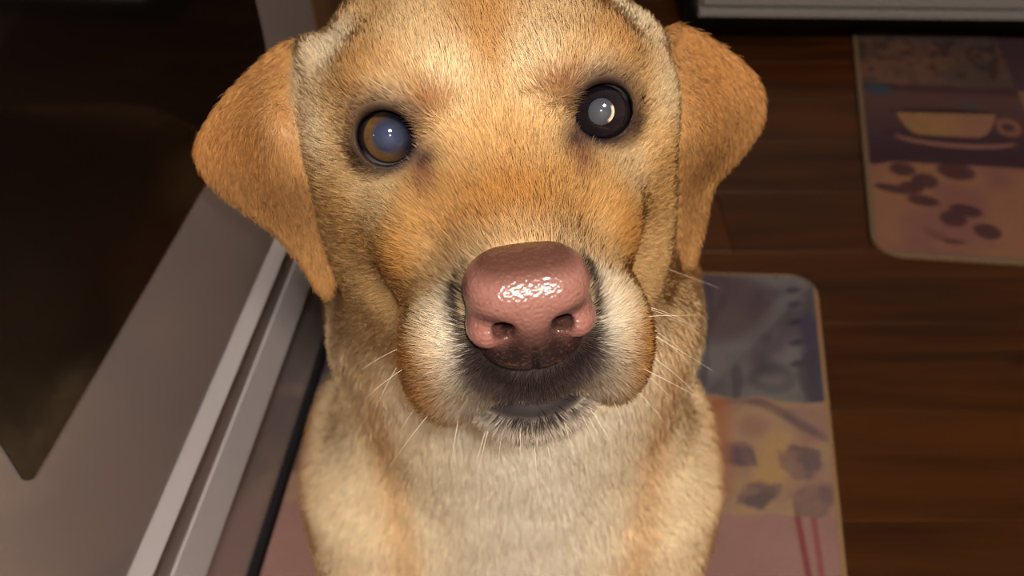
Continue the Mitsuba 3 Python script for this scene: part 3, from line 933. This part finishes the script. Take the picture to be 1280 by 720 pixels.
TI = 0.91
for k, (c, ax) in enumerate(zip(EYES, GAZE)):
    e = 'dog__eye' + ('_001' if k else '')
    tp = 0.40 if k == 0 else 0.375
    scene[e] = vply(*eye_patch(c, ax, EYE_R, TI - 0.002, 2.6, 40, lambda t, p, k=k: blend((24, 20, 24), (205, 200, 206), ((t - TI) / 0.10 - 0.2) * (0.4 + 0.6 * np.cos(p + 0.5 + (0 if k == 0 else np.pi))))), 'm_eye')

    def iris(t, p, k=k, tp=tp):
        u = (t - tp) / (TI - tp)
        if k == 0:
            b = blend((44, 48, 66), (92, 70, 40), u * 2.4)  # blue glare runs on from the pupil into the iris colour
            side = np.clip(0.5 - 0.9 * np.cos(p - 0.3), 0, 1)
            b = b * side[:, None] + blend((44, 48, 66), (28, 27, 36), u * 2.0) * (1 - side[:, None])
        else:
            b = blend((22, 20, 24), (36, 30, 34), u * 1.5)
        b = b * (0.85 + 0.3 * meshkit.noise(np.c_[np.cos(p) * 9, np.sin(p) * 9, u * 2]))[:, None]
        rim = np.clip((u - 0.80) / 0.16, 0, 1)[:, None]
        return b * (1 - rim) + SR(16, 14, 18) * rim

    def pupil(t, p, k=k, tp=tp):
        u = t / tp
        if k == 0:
            return blend((54, 64, 96), (44, 48, 66), (u - 0.05) / 0.95)  # blue flash glare put into the pupil colour
        b = blend((74, 78, 88), (58, 62, 72), u)  # grey flash glare put into the pupil colour
        edge = (np.clip((u - 0.74) / 0.1, 0, 1) * np.clip((np.cos(p + 0.25) - 0.72) / 0.1, 0, 1))[:, None]  # pale glint crescent painted on one side of the pupil
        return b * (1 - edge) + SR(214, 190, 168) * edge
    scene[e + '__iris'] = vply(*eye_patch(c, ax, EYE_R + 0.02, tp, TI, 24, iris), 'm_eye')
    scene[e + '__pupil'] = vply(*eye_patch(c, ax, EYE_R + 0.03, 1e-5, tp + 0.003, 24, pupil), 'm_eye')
labels['dog__eye'] = {'label': 'brown eye with cloudy blue flash glare painted into its pupil at the left of the face'}
labels['dog__eye_001'] = {'label': 'dark eye with grey flash glare painted into its pupil at the right of the face'}


# nose
nv, nf = surface_net(nose_sdf, [np.arange(-25, 25, 0.36), np.arange(55, 98, 0.36), np.arange(-58, -4, 0.36)], slack=2.0)
nv, nn = polish(nose_sdf, nv, 0.12, 1, 0.4)


def nose_col(l):
    ax = np.abs(l[:, 0])
    col = np.tile(SR(186, 126, 114), (len(l), 1))

    def put(c, g):
        nonlocal col
        g = np.clip(g, 0, 1)[:, None]
        col = col * (1 - g) + SR(*c) * g
    sg = lambda x: 1 / (1 + np.exp(-np.clip(x, -30, 30)))
    lobe = np.exp(-((((ax - 14) / 6.5) ** 2 + ((l[:, 2] + 31) / 5.8) ** 2)) ** 2)
    put((104, 66, 54), np.clip((l[:, 2] + 14.5) / 3.5, 0, 1) * 0.9)
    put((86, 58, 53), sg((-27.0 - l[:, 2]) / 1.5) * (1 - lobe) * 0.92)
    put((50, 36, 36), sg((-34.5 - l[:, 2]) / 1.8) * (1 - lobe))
    put((72, 48, 46), np.exp(-(((ax - 12) / 5.5) ** 2 + ((l[:, 2] + 24.4 - (ax - 9) * 0.12) / 2.0) ** 2)) * 0.9)  # shading of the groove above each wing, put into the colour
    put((190, 126, 114), lobe * 0.8)
    put((16, 11, 12), np.exp(-((np.hypot(ax - 8.6, l[:, 2] + 28.4)) / 3.7) ** 4) * (l[:, 1] < 92.5))  # darkness inside the nostril holes, put into the colour
    put((16, 11, 12), np.exp(-(l[:, 0] / 0.9) ** 2) * (l[:, 2] < -34) * 0.9)
    put((90, 60, 54), np.clip((ax - 15.5) / 3, 0, 1) * np.clip((86 - l[:, 1]) / 6, 0, 1) * 0.8)
    sp = meshkit.noise(l / 0.9, 9)
    put((150, 90, 78), np.clip((sp - 0.62) * 4, 0, 1) * 0.5)
    return col * np.array([0.52, 0.56, 0.58])


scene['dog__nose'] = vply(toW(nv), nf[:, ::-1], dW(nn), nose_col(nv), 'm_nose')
labels['dog__nose'] = {'label': 'wet pink nose with dark nostrils'}


# whiskers
def tube(pts, radii, sides=4):
    import numpy as _n
    p = _n.asarray(pts)
    t = _n.gradient(p, axis=0)
    t /= _n.linalg.norm(t, axis=1, keepdims=True)
    a = _n.cross(t, [0.3, 0.2, 0.93])
    a /= _n.linalg.norm(a, axis=1, keepdims=True)
    b = _n.cross(t, a)
    an = _n.arange(sides) * 2 * _n.pi / sides
    v = p[:, None] + radii[:, None, None] * (_n.cos(an)[None, :, None] * a[:, None] + _n.sin(an)[None, :, None] * b[:, None])
    i, j = _n.meshgrid(_n.arange(len(p) - 1), _n.arange(sides), indexing='ij')
    q = _n.stack([i * sides + j, i * sides + (j + 1) % sides, (i + 1) * sides + (j + 1) % sides, (i + 1) * sides + j], -1).reshape(-1, 4)
    return v.reshape(-1, 3), _n.vstack([q[:, [0, 1, 2]], q[:, [0, 2, 3]]])


Ls = toL(V)
wi = 0


def whisker(root, d, L, sag, r=0.0001):
    global wi
    i = np.argmin(((Ls - np.array(root)) ** 2).sum(1))
    n = N[i]
    dd = unit(dW(unit(d)) + 0.25 * n)
    s = np.linspace(0, 1, 9)
    pts = V[i] - n * 0.001 + dd * (s * L)[:, None] + np.array([0, 0, -1.0]) * (sag * L * s * s)[:, None]
    v, f = tube(pts, r * (1 - 0.8 * s))
    key = 'dog__whisker' + (f'_{wi:03d}' if wi else '')
    scene[key] = mikit.ply((v, f), 'm_whisker', smooth=True)
    wi += 1


for s in (-1, 1):
    for (y, z) in [(56, -52), (62, -58), (46, -64), (66, -74), (56, -77)] if s < 0 else [(64, -50), (56, -52), (48, -54), (62, -58), (54, -61), (46, -64), (60, -67), (50, -70), (40, -66), (66, -74), (56, -77), (68, -64)]:
        rootx = s * (43 - max(0, y - 56) * 0.8)
        whisker((rootx, y + rng.normal(0, 1.5), z + rng.normal(0, 1.5)), (s * (0.9 + 0.2 * rng.normal()), 0.25 + 0.25 * rng.normal(), -0.35 - 0.012 * (-52 - z) * 3 + 0.2 * rng.normal()), rng.uniform(0.012, 0.030), rng.uniform(0.05, 0.3))
for k in range(12):
    x = -26 + 52 * k / 11 + rng.normal(0, 1)
    whisker((x, 72, -80 + rng.normal(0, 3)), (x / 60, 0.5, -0.8), rng.uniform(0.008, 0.018), 0.15, 0.00012)
for s in (-1, 1):
    for k in range(2):
        whisker((s * (30 + 5 * k), 12, 20), (s * (0.2 + 0.3 * k), 0.5, 0.8), 0.022, 0.1, 0.0001)
whisker((66, -20, -80), (0.9, 0.1, -0.5), 0.028, 0.0, 0.00008)
